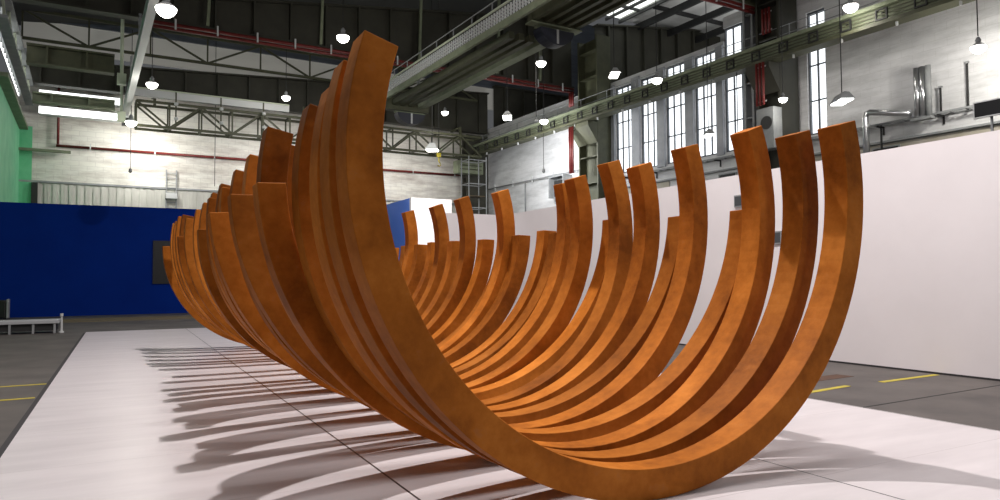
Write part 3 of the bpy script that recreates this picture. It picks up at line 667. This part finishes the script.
# ------------------------------------------------------------------ lamps
def roof_z(x): return 17.2+4.0*(x+6)/35.6
def pendant(loc, ztop, label, s=.32, power=60):
    if ztop > 12: ztop = roof_z(loc[0])
    t = hall(thing('pendant_lamp', (0, 0, 0), label, 'lamp', 'round high bay lamps'), loc)
    bm = bmesh.new(); tube(bm, [(0, 0, .45*s/.3), (0, 0, ztop-loc[2])], .02, 6); obj('cord', bm, M_dk, t)
    bm = bmesh.new(); lathe(bm, [(.3*s, .5*s+.0), (.35*s, .95*s), (.2*s, 1.25*s), (.05*s, 1.4*s)], 16); obj('socket', bm, M_grey, t, True)
    bm = bmesh.new(); lathe(bm, [(.93*s, .02), (.80*s, .2*s), (.5*s, .45*s), (.3*s, .499*s)], 24); obj('reflector', bm, M_lgrey, t, True)
    bm = bmesh.new(); lathe(bm, [(.02, -.85*s), (.4*s, -.78*s), (.72*s, -.55*s), (.9*s, -.25*s), (.95*s, -.02*s), (.90*s, .015)], 24); obj('bulb', bm, M_bulb if power else M_lgrey, t, True)
    if power:
        d = bpy.data.lights.new('lamp_light', 'POINT'); d.energy = power; d.color = (1, .96, .88); d.shadow_soft_size = .3
        o = bpy.data.objects.new('lamp_light', d); COL.objects.link(o); o.parent = t; o.location = (0, 0, -.9*s-.3)
    return t
pendant((2.23, 26, 10.85), 18, 'big glaring round lamp at the top left beside the pale rail', .36, 200)
pendant((9.69, 30, 12.35), 18, 'glaring round lamp left of the tallest arc tip', .30, 160)
pendant((10.59, 44, 12.95), 18, 'small round lamp above the lattice bridge left of the tall tips', .28, 120)
pendant((2.82, 40, 11.75), 18, 'round lamp hanging just right of the pale rail', .30, 120)
pendant((2.2, 46.6, 11.0), 11.99, 'dim white lamp under the left end of the lattice bridge', .34, 80)
pendant((20.26, 30, 12.8), 18.5, 'round lamp below the dark hoist drum in the upper middle', .28, 120)
pendant((24.49, 36, 11.4), 14, 'round lamp before the runway beam near the pair of red pipes', .28, 120)
pendant((22.54, 46, 13.8), 17, 'round lamp before the dark girder above the far corner', .28, 80)
pendant((26.0, 16.55, 12.3), 17, 'glaring round lamp at the top right before the window strip', .30, 80)
pendant((26.3, 20.0, 9.4), 14.4, 'small round lamp on the broad column above the arc tips', .20, 60)
pendant((26.4, 12.2, 9.46), 17, 'round lamp at the right edge lighting the white wall behind', .26, 420)
pendant((22.66, 24, 10.75), 18, 'round lamp before the row of tall windows', .26, 80)
pendant((20.6, 31.0, 10.0), 12.6, 'small unlit pendant below the lamp in the upper middle', .14, 0)

def floodlight(loc, ztop, label, n=2, s=.5, lit=True, rot=0):
    ztop = roof_z(loc[0])
    t = hall(thing('twin_floodlight', (0, 0, 0), label, 'lamp', None), loc)
    t.rotation_euler.z += rot
    for k in range(n):
        x = (k-(n-1)/2)*1.1*s
        bm = bmesh.new(); v = []
        for z, r in ((0, .5*s), (.55*s, .2*s)):
            v += [bm.verts.new((x+i*r, j*r, z)) for i, j in ((-1, -1), (1, -1), (1, 1), (-1, 1))]
        for a in range(4): bm.faces.new((v[a], v[(a+1) % 4], v[4+(a+1) % 4], v[4+a]))
        bm.faces.new(v[4:8]); obj('shade', bm, M_lgrey if lit else M_grey, t)
        bm = bmesh.new(); bx(bm, x-.42*s, x+.42*s, -.42*s, .42*s, -.05, .06); obj('lens', bm, M_bulb if lit else M_tube, t)
    bm = bmesh.new(); bx(bm, -.6*s*n/2, .6*s*n/2, -.04, .04, .56*s, .62*s); obj('cross_bar', bm, M_grey, t)
    bm = bmesh.new(); tube(bm, [(0, 0, .62*s), (0, 0, ztop-loc[2])], .02, 6); obj('cord', bm, M_dk, t)
    return t
floodlight((20.0, 33.0, 10.5), 14, 'twin white floodlight hanging before the far side wall', 2, .5, True, 1)
floodlight((20.0, 23.85, 10.55), 19, 'brightest twin floodlight hanging left of the tall windows', 2, .42, True, 1)
floodlight((18.7, 40.0, 9.7), 14, 'single white floodlight over a yellow hook beside the tallest arc', 1, .8, True, 1)
floodlight((24.0, 15.72, 8.05), 14, 'twin floodlight hanging before the bright wall at right', 2, .5, False, 1)
floodlight((25.3, 23.4, 8.3), 14, 'twin floodlight hanging before the lower window panes', 2, .42, False, 1)
floodlight((20.3, 17.2, 12.0), 14.2, 'small white floodlight near the red pipe at the top right', 1, .45, False, 1)
t = hall(thing('crane_hook', (0, 0, 0), 'small yellow crane hook hanging under the single floodlight', 'hook'), (19.4, 40.5, 8.9))
bm = bmesh.new(); tube(bm, [(0, 0, .5), (0, 0, .2), (.1, 0, .1), (.12, 0, -.02), (.03, 0, -.1), (-.08, 0, -.05)], .04, 8); obj('hook', bm, M_yellow, t, True)
bm = bmesh.new(); bx(bm, -.12, .12, -.08, .08, .5, .75); obj('hook_block', bm, M_yellow, t)
bm = bmesh.new(); tube(bm, [(0, 0, .751), (0, 0, roof_z(19.4)-9.0)], .015, 6); obj('hook_cable', bm, M_dk, t)

bpy.context.view_layer.update()
